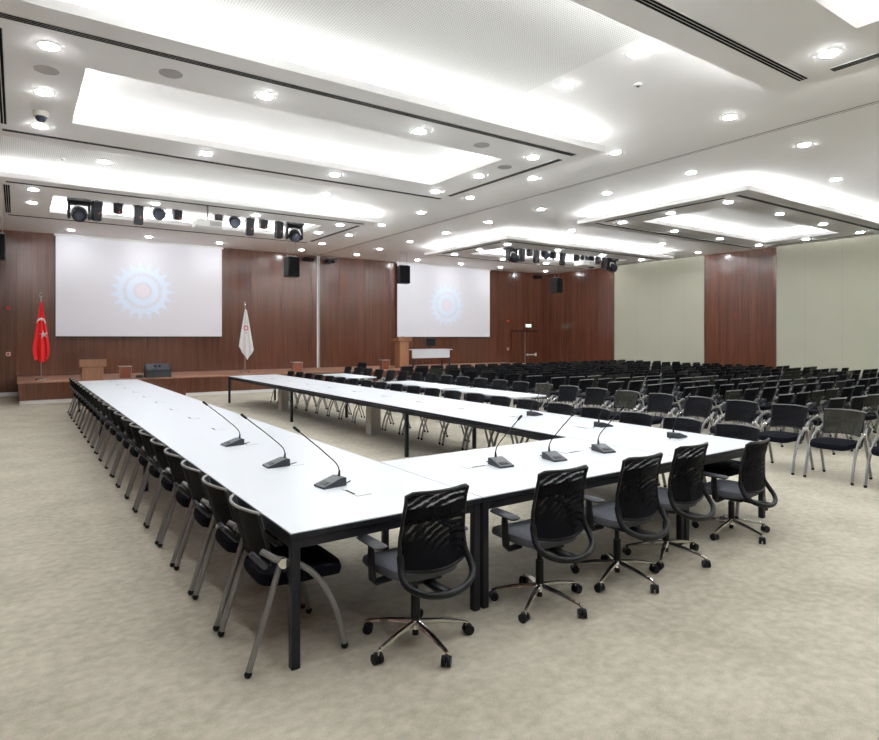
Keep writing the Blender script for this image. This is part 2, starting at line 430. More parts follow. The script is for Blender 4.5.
for a, x in enumerate((8.74, 11.03)):
    for b_ in range(9):
        downlight(x-0.02, min(5.0+2.11*b_, 21.62), ZC, 'downlight %s of the ceiling track groove, %s in its line from the camera' % (('left', 'right')[a], ORD[b_]))
for a, x in enumerate((1.35, 3.52, 5.75, 13.87, 16.15, 18.44, 21.35)):
    downlight(x, 21.65, ZC, 'downlight close to the wooden back wall, %s from the left' % ORD[a])
for a, (x, y) in enumerate(((1.35, 4.5), (1.35, 5.55), (5.87, 4.5), (5.87, 5.57), (1.35, 12.0), (1.35, 12.92), (5.8, 12.0), (5.8, 12.94), (13.95, 4.7), (13.95, 5.72), (13.93, 12.0), (13.93, 13.03), (18.5, 12.0), (18.5, 13.08), (18.5, 4.7), (18.5, 5.7))):
    downlight(x, y, ZC, 'downlight in the plain ceiling between two rafts, %s of these' % ORD[a])
for a, y in enumerate((4.0, 13.6, 18.6)):
    downlight(21.5, y, ZC, 'downlight beside the right wall, %s from the camera' % ORD[a])

# ceiling speakers, camera, detectors
def grille(x, y, lab):
    m = mb('grey_plastic'); m.cyl((0, 0, -0.005), (0, 0, 0), 0.125, 28)
    tag(m.build('ceiling_speaker', loc=(x, y, ZR)), lab, 'speaker', 'round ceiling speakers')
grille(0.27, 8.09, 'round grey speaker grille between downlights at the left end of the raft')
grille(1.43, 7.40, 'round grey speaker grille in front of the left raft opening, left one')
grille(5.92, 7.40, 'round grey speaker grille in front of the left raft opening, right one')
grille(7.01, 8.12, 'round grey speaker grille at the right end of the left raft')
t = empty('dome_camera', (0.26, 9.62, ZR)); tag(t, 'white dome security camera under the left end of the ceiling raft', 'security camera')
mb('cream_box').cyl((0, 0, -0.07), (0, 0, 0), 0.09, 24).build('housing', t)
mb('glass_lens').ball((0, 0, -0.075), 0.068, 16).build('dome', t)
def detector(x, y, lab):
    t = empty('smoke_detector', (x, y, ZC)); tag(t, lab, 'smoke detector', 'smoke detectors')
    mb('white_plastic').cyl((0, 0, -0.03), (0, 0, 0), 0.055, 18, 0.05).build('base', t)
    mb('black_plastic').cyl((0, 0, -0.036), (0, 0, -0.03), 0.02, 12).build('sensor', t)
detector(6.61, 5.03, 'small white detector on the plain ceiling between the near rafts')
detector(0.68, 13.1, 'small white detector on the perforated ceiling beyond the dome camera')
detector(14.9, 4.95, 'small white detector on the ceiling beyond the right groove')

# ------------------------------------------------------------------ stage
SZ = 0.60
st = empty('stage', (0, 0, 0)); tag(st, 'long low wooden stage along the back wall with white skirting', 'stage')
mb('wood_wall').box((9.78, 21.25, 0.33), (19.5, 3.04, 0.46)).build('riser', st)
mb('wood_stage_top').box((9.78, 21.24, 0.58), (19.56, 3.08, 0.04)).build('deck', st)
mb('white_plastic').box((9.78, 21.25, 0.05), (19.46, 3.0, 0.10)).build('skirting', st)
s2 = empty('stage_steps', (3.35, 19.38, 0)); tag(s2, 'wooden steps against the stage front behind the long left table', 'steps')
mb('wood_wall').box((0, 0.15, 0.2), (1.5, 0.3, 0.40)).build('upper_step', s2)
mb('wood_wall').box((0, -0.15, 0.1), (1.5, 0.3, 0.20)).build('lower_step', s2)

# ------------------------------------------------------------------ projection screens
def screen(x0, x1, z0, mt, lab):
    t = empty('projection_screen', ((x0+x1)/2, YB-0.14, 0)); tag(t, lab, 'projection screen', 'projection screens')
    cx = (x0+x1)/2
    me = mb(mt); me.T = Matrix.Translation((0, 0, 0))
    o = me.box((cx, YB-0.14, (z0+ZC)/2), (x1-x0, 0.008, ZC-z0-0.06)).build('screen_fabric', t)
    o.matrix_parent_inverse = Matrix.Translation((-cx, -(YB-0.14), 0))
    mb('black_plastic').box((0, 0, z0+0.02), (x1-x0+0.02, 0.03, 0.03)).build('bottom_bar', t)
    mb('white_plastic').box((0, 0.02, ZC-0.035), (x1-x0+0.1, 0.12, 0.06)).build('roller_case', t)
screen(1.0, 6.10, 1.80, 'screen_left', 'wide white projection screen with pale blue emblem above the flags, left one')
screen(13.48, 18.62, 1.80, 'screen_right', 'wide white projection screen with pale blue emblem above the white desk, right one')

# ------------------------------------------------------------------ door, sign, alarms
d = empty('door_1', (20.98, YB-0.02, 0)); d['kind'] = 'structure'
mb('wood_wall').box((-0.44, 0, 1.05), (0.87, 0.04, 2.1)).build('door_leaf', d)
mb('wood_wall').box((0.44, 0, 1.05), (0.87, 0.04, 2.1)).build('door_leaf', d)
mb('satin_steel').box((0, -0.03, 1.05), (0.035, 0.03, 2.1)).build('door_edge', d)
mb('black_slot').box((0, -0.015, 2.13), (1.8, 0.03, 0.05)).build('door_frame', d)
m = mb('white_plastic').box((0.42, -0.09, 0.94), (0.6, 0.03, 0.05)); m.box((0.13, -0.05, 0.94), (0.05, 0.09, 0.10)); m.box((0.71, -0.05, 0.94), (0.05, 0.09, 0.16))
m.build('push_bar', d)
t = empty('exit_sign', (21.2, YB-0.05, 2.40)); tag(t, 'small lit green-white exit light above the door', 'exit sign')
mb('white_plastic').box((0, 0, 0), (0.36, 0.06, 0.16), bev=0.01).build('housing', t)
mb('exit_green').box((0, -0.034, 0), (0.32, 0.01, 0.12)).build('lit_panel', t)
def alarm(loc, rz, lab, kind='red'):
    t = empty('fire_alarm', loc, rz); tag(t, lab, 'fire alarm', 'wall alarms')
    if kind == 'red':
        mb('red_plastic').box((0, -0.02, 0), (0.11, 0.04, 0.11), bev=0.01).build('base', t)
        mb('red_plastic').cyl((0, -0.09, 0), (0, -0.04, 0), 0.045, 18, 0.05).build('sounder', t)
    else:
        mb('cream_box').box((0, -0.02, 0), (0.12, 0.04, 0.12), bev=0.01).build('base', t)
        mb('red_plastic').box((0, -0.045, 0), (0.07, 0.014, 0.07)).build('button', t)
alarm((-0.22, YB, 2.69), 0, 'red alarm sounder high on wood left of the red flag')
alarm((-0.22, YB, 1.29), 0, 'small cream call point below the sounder left of the red flag', 'cp')
alarm((19.86, YB, 2.62), 0, 'red alarm sounder on wood between right screen and door')
alarm((19.88, YB, 1.24), 0, 'small call point low on wood left of the door', 'cp')
alarm((XR, 12.7, 2.66), PI/2*1, 'red alarm sounder on the wooden strip of the right wall')
t = empty('wall_camera', (XR, 11.03, 4.95), PI/2); tag(t, 'tiny black camera at the top edge of the right green wall', 'security camera')
mb('black_plastic').box((0, -0.05, 0.0), (0.06, 0.1, 0.05)).build('bracket', t)
mb('black_plastic').cyl((0, -0.22, -0.02), (0, -0.08, 0), 0.04, 14).build('body', t)

# ------------------------------------------------------------------ wall-top units on the back wall
def unit(x, lab):
    t = empty('wall_speaker', (x, YB, 4.88)); tag(t, lab, 'speaker', 'small units at the top of the back wall')
    mb('black_plastic').box((0, -0.16, 0), (0.44, 0.2, 0.15), bev=0.015).build('cabinet', t)
    mb('black_slot').box((0, -0.265, 0), (0.40, 0.012, 0.11)).build('grille', t)
    mb('satin_steel').box((0, -0.03, 0), (0.1, 0.06, 0.06)).build('bracket', t)
unit(9.42, 'flat black unit at wall top left of the white vertical track')
unit(21.75, 'flat black unit at wall top in the far right corner')
t = empty('wall_camera', (10.35, YB, 4.9)); tag(t, 'black camera cluster at wall top right of the white vertical track', 'camera')
mb('black_plastic').box((0, -0.06, 0), (0.12, 0.12, 0.08)).build('bracket', t)
m = mb('black_plastic'); m.box((-0.12, -0.2, -0.05), (0.2, 0.22, 0.17), R=Matrix.Rotation(0.4, 3, 'Z'), bev=0.02); m.build('body', t)
mb('black_plastic').box((0.17, -0.22, 0.0), (0.22, 0.2, 0.14), R=Matrix.Rotation(-0.5, 3, 'Y'), bev=0.02).build('body', t)
mb('glass_lens').cyl((-0.16, -0.36, -0.06), (-0.13, -0.28, -0.05), 0.05, 14).build('lens', t)

# hanging loudspeakers
def hang_speaker(x, lab, rz=0.0):
    t = empty('hanging_speaker', (x, 19.9, 3.85), rz); tag(t, lab, 'loudspeaker', 'loudspeakers hanging in front of the stage')
    m = mb('black_plastic'); m.box((0, 0, 0.34), (0.42, 0.38, 0.68), bev=0.02); m.build('cabinet', t)
    m = mb('black_slot'); m.box((0, -0.195, 0.34), (0.38, 0.014, 0.63)); m.build('grille', t)
    for sx in (-0.14, 0.14): mb('satin_steel').cyl((sx, 0, 0.68), (sx, 0, ZC-3.85), 0.006, 6).build('hanging_wire', t)
    mb('satin_steel').box((0, 0, 0.70), (0.36, 0.06, 0.03)).build('mount_bar', t)
hang_speaker(-0.46, 'black hanging loudspeaker at the far left edge of the photo')
hang_speaker(7.67, 'black hanging loudspeaker left of the white vertical wall track', 0.1)
hang_speaker(12.11, 'black hanging loudspeaker over the left edge of the right screen', -0.2)
hang_speaker(20.3, 'black hanging loudspeaker in front of the far right wooden corner', 0.1)

# ------------------------------------------------------------------ flags
def flag_surface(u, v, W=0.21, narrow=True):
    # u -1..1 across, v 0..1 down
    if not narrow: w_ = W*(0.10+0.90*v**0.9)
    else: w_ = W*(0.10 + 0.90*min(1.0, (v/0.80))**0.95) if v < 0.8 else W*(1.0-0.25*((v-0.8)/0.2)**2)
    fold = math.cos(u*PI*2.5+0.6)*0.30*w_ + math.cos(u*PI*6)*0.05*w_
    return (u*w_, -0.07 - fold*0.5 - 0.25*w_, w_)
def flag(loc, cloth, H, ztop, zbot, pointed, name, lab, decor):
    t = empty('flag', loc); tag(t, lab, 'flag', None)
    mb('satin_steel').cyl((0, 0, 0.02), (0, 0, ztop+0.16), 0.014, 10).build('pole', t)
    mb('chrome').cyl((0, 0, 0), (0, 0, 0.03), 0.15, 24, 0.12).build('base', t)
    fn = mb('chrome')
    if decor == 'star': 
        for k in range(13):
            a0 = 0.8+k/12*4.6
        fn.tube([(0.055*math.cos(1.2+k/12*4.4), 0, ztop+0.2+0.055*math.sin(1.2+k/12*4.4)) for k in range(13)], 0.009, 6)
    else: fn.tube([(0, 0, ztop+0.14), (0, 0, ztop+0.19), (0, 0, ztop+0.27)], [0.022, 0.02, 0.002], 8)
    fn.build('finial', t)
    L = ztop-zbot
    def hem(u): return (abs(u-0.15)*pointed) + 0.03*math.sin(u*9)*(decor == 'star')
    def S(u, v):
        x, y, w_ = flag_surface(u, v, 0.21 if decor == 'star' else 0.26, decor == 'star')
        return (x, y, ztop - v*(L-hem(u)))
    o = mb(cloth).sheet(lambda a, b: S(a*2-1, b), 36, 20, (0, 0.004, 0)).build('cloth', t)
    def on(x, z):
        v = (ztop-z)/L
        for _ in range(3):
            _, _, w_ = flag_surface(0, v, 0.21 if decor == 'star' else 0.26, decor == 'star'); u = max(-1, min(1, x/w_)); v = (ztop-z)/(L-hem(u))
        return (x, S(u, v)[1]-0.012, z)
    def patch(pts2, mt, nm, cen):
        m = mb(mt); vs = [on(*cen)]; n = len(pts2)
        for p in pts2: vs.append(on((p[0]+cen[0])/2, (p[1]+cen[1])/2))
        for p in pts2: vs.append(on(*p))
        fs = [(0, 1+(i+1) % n, 1+i) for i in range(n)] + [(1+i, 1+(i+1) % n, 1+n+(i+1) % n, 1+n+i) for i in range(n)]
        m.add(vs, fs); o2 = m.build(nm, t)
        sm = o2.modifiers.new('thick', 'SOLIDIFY'); sm.thickness = 0.004; sm.offset = 0
        return o2
    if decor == 'star':
        # crescent as a ribbon of quads
        m = mb('white_cloth'); vs = []; N = 20
        for k in range(N+1):
            a = math.radians(-25 + 215*k/N); wd = 0.065*math.sin(PI*k/N)+0.006
            for rr in (0.13-wd, 0.13): vs.append(on(0.0+rr*math.cos(a)*0.8, 2.22+rr*math.sin(a)))
        m.add(vs, [(2*k, 2*k+1, 2*k+3, 2*k+2) for k in range(N)])
        o2 = m.build('crescent', t); sm = o2.modifiers.new('thick', 'SOLIDIFY'); sm.thickness = 0.004; sm.offset = 0
        pts = []
        for k in range(10):
            rr = 0.125 if k % 2 == 0 else 0.05
            a = PI/2 + k*PI/5 + 0.15; pts.append((0.055+rr*math.cos(a)*0.85, 1.88+rr*math.sin(a)))
        patch(pts, 'white_cloth', 'star', (0.055, 1.88))
    else:
        for (cx, cz, rr, mt, nm) in ((0.0, 2.12, 0.11, 'red_ink', 'emblem'),):
            m = mb(mt); vs = []; N = 24
            for k in range(N+1):
                a = 2*PI*k/N; r1 = rr*(0.72 if k % 2 else 1.0)
                for q in (rr*0.42, r1): vs.append(on(cx+q*math.cos(a), cz+q*math.sin(a)))
            m.add(vs, [(2*k, 2*k+1, 2*k+3, 2*k+2) for k in range(N)])
            o2 = m.build('emblem', t); sm = o2.modifiers.new('thick', 'SOLIDIFY'); sm.thickness = 0.004; sm.offset = 0
        patch([(-0.03, 1.97), (0.05, 1.97), (0.04, 1.94), (-0.02, 1.94)], 'red_ink', 'emblem', (0.01, 1.955))
    return t
def flag2(loc, cloth, ztop, zbot, pointed, lab, decor):
    t = flag((loc[0], loc[1], 0.0), cloth, 0, ztop, zbot, pointed, 'flag', lab, decor)
    # shorten pole and base to start at the deck
    for ch in t.children:
        if ch.name.startswith('base'): ch.location.z = SZ
        if ch.name.startswith('pole'):
            me = ch.data
            for v in me.vertices:
                if v.co.z < 0.5: v.co.z = SZ+0.02
    t.location.z = SZ
    for ch in t.children: ch.location.z -= SZ
flag2((0.56, 20.6), 'red_cloth', 2.80, 1.08, 0.10, 'red flag with white crescent and star on a silver pole on the stage', 'star')
flag2((6.43, 21.0), 'white_cloth', 2.76, 1.02, 0.42, 'white pointed flag with small red emblem on a silver pole', 'mark')

# ------------------------------------------------------------------ lecterns, desk, monitor, stage things
def lectern(loc, h, lab, w_=0.5, tw=0.62, th=0.2):
    t = empty('lectern', loc); tag(t, lab, 'lectern', 'wooden lecterns')
    mb('wood_light').box((0, 0, (h-th)/2+0.0), (w_, 0.4, h-th), bev=0.006).build('body', t)
    m = mb('wood_light'); x = tw/2; y = 0.26
    vs = [(-x, -y, h-th), (x, -y, h-th), (x, y, h-th), (-x, y, h-th), (-x, -y, h), (x, -y, h), (x, y, h-0.09), (-x, y, h-0.09)]
    m.add(vs, [(3, 2, 1, 0), (4, 5, 6, 7), (0, 1, 5, 4), (1, 2, 6, 5), (2, 3, 7, 6), (3, 0, 4, 7)]); m.build('reading_top', t)
    mb('black_plastic').tube([(0.12, 0.1, h-0.06), (0.12, 0.05, h+0.02), (0.1, 0.16, h+0.03)], 0.006, 6).build('microphone', t)
    mb('black_slot').box((0, 0, h-th-0.006), (w_+0.01, 0.41, 0.012)).build('shadow_gap', t)
lectern((1.64, 18.6, 0), 1.22, 'wooden lectern on the floor beyond the end of the long left table')
lectern((12.4, 20.5, SZ), 1.22, 'wooden lectern standing on the stage left of the white desk', 0.42, 0.62, 0.17)
t = empty('stage_desk', (14.1, 21.2, SZ)); tag(t, 'white desk with modesty panel on the stage under the right screen', 'desk')
mb('white_laminate').box((0, 0, 0.70), (2.02, 0.7, 0.035)).build('desktop', t)
mb('white_laminate').box((-0.06, -0.33, 0.52), (1.86, 0.02, 0.32)).build('modesty_panel', t)
for sx in (-0.9, 0.9):
    for sy in (-0.27, 0.27): mb('charcoal_metal').box((sx, sy, 0.341), (0.05, 0.05, 0.682)).build('leg', t)
t = empty('monitor', (14.25, 21.25, SZ+0.7175)); tag(t, 'black computer monitor standing on the white stage desk', 'monitor')
mb('black_plastic').box((0, 0, 0.29), (0.52, 0.04, 0.33), bev=0.01).build('display', t)
mb('black_plastic').box((0, 0.03, 0.08), (0.06, 0.03, 0.16)).build('stand', t)
mb('grey_plastic').box((0, 0.02, 0.008), (0.24, 0.18, 0.016)).build('base', t)
t = empty('stage_monitor_speaker', (3.49, 19.98, SZ)); tag(t, 'black wedge monitor speaker on the stage edge behind the long table', 'speaker')
m = mb('black_plastic'); x = 0.35
vs = [(-x, -0.2, 0), (x, -0.2, 0), (x, 0.22, 0), (-x, 0.22, 0), (-x, -0.16, 0.2), (x, -0.16, 0.2), (x, 0.1, 0.40), (-x, 0.1, 0.40)]
m.add(vs, [(3, 2, 1, 0), (4, 5, 6, 7), (0, 1, 5, 4), (1, 2, 6, 5), (2, 3, 7, 6), (3, 0, 4, 7)]); m.build('cabinet', t)
m = mb('mic_body'); m.add([(-x+0.03, -0.157, 0.215), (x-0.03, -0.157, 0.215), (x-0.03, 0.075, 0.393), (-x+0.03, 0.075, 0.393), (-x+0.03, -0.163, 0.225), (x-0.03, -0.163, 0.225), (x-0.03, 0.069, 0.403), (-x+0.03, 0.069, 0.403)],
    [(3, 2, 1, 0), (4, 5, 6, 7), (0, 1, 5, 4), (1, 2, 6, 5), (2, 3, 7, 6), (3, 0, 4, 7)]); m.build('grille', t)
for sx in (-0.07, 0.05): mb('black_slot').cyl((sx, -0.03, 0.32), (sx, -0.05, 0.345), 0.035, 14).build('port', t)
t = empty('floor_monitor', (2.98, 19.95, SZ)); tag(t, 'small flat dark box on the stage edge left of the wedge speaker', 'speaker')
mb('black_plastic').box((0, 0, 0.04), (0.2, 0.2, 0.08), taper=0.8).build('cabinet', t)
for (x, y, lab) in ((2.62, 20.1, 'small reddish wood side table on the stage right of the front lectern'), (7.93, 20.1, 'small reddish wood side table on the stage below the white wall track'), (11.45, 20.2, 'small reddish wood side table on the stage beside the right lectern')):
    t = empty('side_table', (x, y, SZ)); tag(t, lab, 'side table', 'small side tables on the stage')
    mb('redwood').box((0, 0, 0.17), (0.26, 0.26, 0.33)).build('body', t)
    mb('grey_plastic').box((0, 0, 0.345), (0.34, 0.32, 0.014)).build('top', t)
    for sx in (-0.18, 0.18): mb('satin_steel').box((sx*0.85, -0.13, 0.17), (0.014, 0.014, 0.335)).build('leg', t)

# ------------------------------------------------------------------ conference tables
TH = 0.74
def tabletop(m, x0, x1, y0, y1, z=TH, th=0.035):
    g_ = 0.001
    m.mat('charcoal_metal').box(((x0+x1)/2, (y0+y1)/2, z-th/2-0.003), (x1-x0, y1-y0, th-0.006), bev=0.002)
    m.mat('white_laminate').box(((x0+x1)/2, (y0+y1)/2, z-0.003), (x1-x0-0.006, y1-y0-0.006, 0.006))
def hatch(root, x, y, along):
    m = mb('grey_plastic'); w1, l1 = 0.11, 0.24
    R = Matrix.Rotation(0 if along == 'y' else PI/2, 3, 'Z')
    m.box((x, y, TH+0.0008), (w1, l1, 0.0016), R)
    m.mat('white_laminate').box((x, y, TH+0.0018), (w1-0.006, l1-0.006, 0.0012), R)
    sl = R @ Vector((-0.045, 0.0, 0)); m.mat('black_slot').box((x+sl.x, y+sl.y, TH+0.0026), (0.014, 0.13, 0.001), R)
    m.build('cable_hatch', root)
def ctable(x0, x1, y0, y1, lab, legs, beams, hatches, axis):
    t = empty('conference_table', ((x0+x1)/2, (y0+y1)/2, 0)); tag(t, lab, 'table', 'long white conference tables')
    ox, oy = (x0+x1)/2, (y0+y1)/2
    m = MB(); m.T = Matrix.Translation((-ox, -oy, 0)); tabletop(m, x0, x1, y0, y1); m.build('tabletop', t)
    f = mb('charcoal_metal'); f.T = Matrix.Translation((-ox, -oy, 0))
    zb, hb = 0.673, 0.05
    f.box((ox, y0+0.035, zb), (x1-x0-0.12, 0.04, hb)); f.box((ox, y1-0.035, zb), (x1-x0-0.12, 0.04, hb))
    f.box((x0+0.035, oy, zb), (0.04, y1-y0-0.12, hb)); f.box((x1-0.035, oy, zb), (0.04, y1-y0-0.12, hb))
    for b_ in beams:
        if axis == 'y': f.box((ox, b_, zb), (x1-x0-0.1, 0.04, hb))
        else: f.box((b_, oy, zb), (0.04, y1-y0-0.1, hb))
    f.box((ox, oy, 0.697), (x1-x0-0.25, y1-y0-0.25, 0.012))
    f.build('frame', t)
    for (lx, ly) in legs:
        mb('charcoal_metal').box((lx-ox, ly-oy, 0.352), (0.05, 0.05, 0.704), bev=0.004).build('leg', t)
    for (hx, hy) in hatches: hatch(t, hx-ox, hy-oy, axis)
    return t
YT = (3.115, 7.77, 12.41, 17.05)
LX0, LX1, RX0, RX1 = 1.195, 2.50, 4.75, 6.10
hy = [3.72+1.16*k for k in range(12)]
legsL = [(x, y) for x in (LX0+0.035, LX1-0.035) for y in (YT[0]+0.035, YT[1], YT[2], YT[3]-0.035)]
tl = ctable(LX0, LX1, YT[0], YT[3], 'very long white conference table on the left with black legs', legsL, YT[1:3], [(1.89, y) for y in hy], 'y')
legsR = [(x, y) for x in (RX0+0.035, RX1-0.035) for y in (YT[0]+0.035, YT[1], YT[2], YT[3]-0.035)]
tr_ = ctable(RX0, RX1, YT[0], YT[3], 'very long white conference table on the right, beyond the open middle', legsR, YT[1:3], [(5.43, y) for y in hy[1:]], 'y')
tf = ctable(LX1+0.003, RX0-0.003, YT[0], 4.5, 'short white conference table joining the two long ones at the front',
            [(x, y) for x in (LX1+0.038, RX0-0.038) for y in (YT[0]+0.035, 4.465)], (), [(3.07, 3.92), (4.18, 3.92)], 'x')
for y in (9.98, 14.6):
    m = mb('cream_box'); m.box((5.42-(RX0+RX1)/2, y-(YT[0]+YT[3])/2, 0.345), (0.20, 0.20, 0.69)); o = m.build('cable_column', tr_); o['label'] = 'pale square cable column under the tabletop'

# gooseneck microphones: local user side is -Y
def make_mic():
    t = empty('gooseneck_microphone', (0, 0, TH))
    m = mb('mic_body'); x = 0.068
    vs = [(-x, -0.10, 0), (x, -0.10, 0), (x*0.92, 0.085, 0), (-x*0.92, 0.085, 0), (-x, -0.10, 0.014), (x, -0.10, 0.014), (x*0.9, 0.05, 0.060), (-x*0.9, 0.05, 0.060), (x*0.9, 0.085, 0.056), (-x*0.9, 0.085, 0.056)]
    m.add(vs, [(3, 2, 1, 0), (4, 5, 6, 7), (0, 1, 5, 4), (7, 6, 8, 9), (2, 3, 9, 8), (1, 2, 8, 6, 5), (3, 0, 4, 7, 9)]); m.build('base', t)
    mb('black_plastic').box((0, -0.055, 0.0293), (0.07, 0.035, 0.004), Matrix.Rotation(0.298, 3, 'X')).build('talk_button', t)
    P = bez((0, 0.062, 0.052), (0, 0.07, 0.11), (0, 0.06, 0.135), (0, 0.015, 0.178), 8) + [(0, -0.105, 0.285), (0, -0.25, 0.405)]
    m = mb('black_plastic'); m.tube([(0, 0.062, 0.05), (0, 0.066, 0.10)], [0.012, 0.006], 8); m.tube(P, 0.0042, 8); m.build('gooseneck', t)
    d_ = (Vector(P[-1])-Vector(P[-2])).normalized(); e = Vector(P[-1])
    m = mb('black_plastic'); m.tube([tuple(e-d_*0.005), tuple(e), tuple(e+d_*0.05), tuple(e+d_*0.058)], [0.005, 0.0095, 0.0105, 0.006], 10); m.build('microphone_head', t)
    mb('black_slot').tube([(0.0, 0.08, 0.006), (0.02, 0.11, 0.005), (-0.02, 0.17, 0.005)], 0.004, 6).build('cable', t)
    return t
mic0 = make_mic(); mics = [(1.82, 3.965, -PI/2, ''), (1.74, 4.83, -PI/2, ''), (1.73, 6.02, -PI/2, ''),
    (3.24, 3.81, 0, ''), (3.78, 3.74, 0, ''), (4.42, 3.75, 0, ''), (5.68, 3.84, PI/2, ''), (5.66, 4.80, PI/2, ''), (5.72, 6.02, PI/2, '')]
mlab = ['black gooseneck microphone on the left table, nearest to its front corner', 'black gooseneck microphone on the left table, middle of its three', 'black gooseneck microphone on the left table, farthest of its three',
        'black gooseneck microphone on the front table, leftmost of three', 'black gooseneck microphone on the front table, middle of three', 'black gooseneck microphone on the front table, rightmost of three',
        'black gooseneck microphone on the right table, nearest of its three', 'black gooseneck microphone on the right table, middle of its three', 'black gooseneck microphone on the right table, farthest of its three']
for i, (x, y, rz, _) in enumerate(mics):
    o = mic0 if i == 0 else copy_tree(mic0)
    o.location = (x, y, TH); o.rotation_euler = (0, 0, rz + (0.12, 0.0, 0.1, -0.1, -0.15, -0.2, 0.1, -0.1, 0.1)[i]); tag(o, mlab[i], 'microphone', 'gooseneck microphones on the tables')

# small white tables behind
for (y0, y1, lab) in ((8.02, 10.1, 'small white table behind the right long table, nearest of three'), (10.3, 12.65, 'small white table behind the right long table, middle of three'), (14.4, 16.4, 'small white table behind the right long table, farthest of three')):
    x0, x1 = 7.15, 7.92; ox, oy = (x0+x1)/2, (y0+y1)/2
    t = empty('side_desk', (ox, oy, 0)); tag(t, lab, 'table', 'small white tables behind the conference table')
    mb('white_laminate').box((0, 0, TH-0.015), (x1-x0, y1-y0, 0.03), bev=0.003).build('tabletop', t)
    mb('white_plastic').box((0, 0, TH-0.055), (0.06, y1-y0-0.5, 0.05)).build('crossbar', t)
    for sy in (-1, 1):
        for sx in (-1, 1):
            mb('white_plastic').box((sx*0.22, sy*(y1-y0-0.6)/2, 0.355), (0.10, 0.06, 0.71), taper=0.9).build('leg', t)

# ------------------------------------------------------------------ nesting chair (faces local +Y)
def back_fn(W=0.235, z0=0.545, z1=0.845):
    def f(u, v):
        s = u*2-1; ww = W*(0.90+0.10*v)
        z = z0+(z1-z0)*v + 0.018*(1-v)*(1-s*s) + 0.008*(1-s*s)*v
        y = -0.125-0.085*v - 0.068*(1-s*s)
        return (s*ww, y, z)
    return f
def seat_m(m):
    # pad with rounded corners and a soft crown
    n = 28; vs = []; fs = []
    def outline(sc, z, dy=0.0):
        r = []
        for k in range(n):
            a = 2*PI*k/n; c, s = math.cos(a), math.sin(a)
            ex = 0.42
            X = 0.235*sc*math.copysign(abs(c)**ex, c); Y = 0.065+0.25*sc*math.copysign(abs(s)**ex, s)
            r.append((X*(0.93 if Y < 0 else 1), Y+dy, z + (-0.02*max(0, (Y-0.2)/0.11) if z > 0.41 else 0)))
        return r
    L = [outline(0.86, 0.412), outline(0.97, 0.424), outline(1.0, 0.455), outline(0.96, 0.488), outline(0.80, 0.494)]
    for l in L: vs += l
    for j in range(len(L)-1):
        for k in range(n): fs.append((j*n+k, j*n+(k+1) % n, (j+1)*n+(k+1) % n, (j+1)*n+k))
    fs.append(tuple(range(n-1, -1, -1))); fs.append(tuple((len(L)-1)*n+k for k in range(n)))
    m.add(vs, fs)
FRONT = lambda s: bez((s*0.262, -0.085, 0.568), (s*0.262, 0.07, 0.555), (s*0.262, 0.225, 0.35), (s*0.268, 0.275, 0.035), 9)
REAR = lambda s: [(s*0.262, -0.10, 0.56), (s*0.266, -0.185, 0.30), (s*0.268, -0.272, 0.035)]
def chair_pieces(lod=0):
    n = 8 if lod == 0 else 5
    P = {}
    m = mb('black_fabric'); seat_m(m); P['seat'] = m
    return P
def add_back(m, mt='black_mesh', k=10): m.mat(mt); m.sheet(back_fn(), k, 5, (0, 0.006, 0))
def add_backframe(m, n=8, mt='satin_steel'):
    m.mat('black_plastic'); f = back_fn()
    N = 10
    m.mat('black_plastic').tube([f(0, 0), f(0, 0.5), f(0, 0.97)], 0.010, n); m.tube([f(1, 0), f(1, 0.5), f(1, 0.97)], 0.010, n)
    m.mat(mt).tube([f(0, 0.9)]+[f(i/N, 1.0) for i in range(N+1)]+[f(1, 0.9)], 0.0085, n)
    m.mat('black_plastic').tube([f(i/6, 0.0) for i in range(7)], 0.010, n)
def add_arm(m, s, n=8):
    m.mat('satin_steel').tube([(s*0.262, -0.07, 0.567), (s*0.262, -0.13, 0.595), (s*0.250, -0.20, 0.645)], [0.020, 0.019, 0.016], n)
    m.mat('chrome').cyl((s*0.235, -0.09, 0.568), (s*0.288, -0.09, 0.568), 0.028, 12)
def add_pad(m, s):
    m.mat('mic_body').box((s*0.262, -0.218, 0.602), (0.052, 0.125, 0.034), Matrix.Rotation(-0.85, 3, 'X'), bev=0.01)
def add_foot(m, s, fr):
    y = 0.277 if fr else -0.274
    m.mat('black_plastic').ball((s*0.268, y, 0.022), 0.022, 8)
def under(m):
    m.mat('charcoal_metal').box((0, -0.02, 0.425), (0.5, 0.03, 0.03)); m.box((0, 0.1, 0.43), (0.36, 0.2, 0.02))
    for s in (-1, 1): m.tube([(s*0.25, -0.03, 0.43), (s*0.262, -0.06, 0.54)], 0.012, 6)
def make_chair():
    t = empty('conference_chair', (0, 0, 0))
    m = mb('black_fabric'); seat_m(m); m.build('seat', t)
    m = MB(); add_back(m); b_ = m.build('backrest', t)
    m = MB(); add_backframe(m); m.build('back_frame', b_)
    m = MB(); under(m); m.build('seat_frame', t)
    for s in (-1, 1):
        m = MB(); add_arm(m, s); a = m.build('armrest', t)
        m = MB(); add_pad(m, s); m.build('arm_pad', a)
        l = mb('satin_steel').tube(FRONT(s), 0.0175, 8).build('leg', t)
        m = MB(); add_foot(m, s, True); m.build('foot', l)
        l = mb('satin_steel').tube(REAR(s), 0.0175, 8).build('leg', t)
        m = MB(); add_foot(m, s, False); m.build('foot', l)
    return t
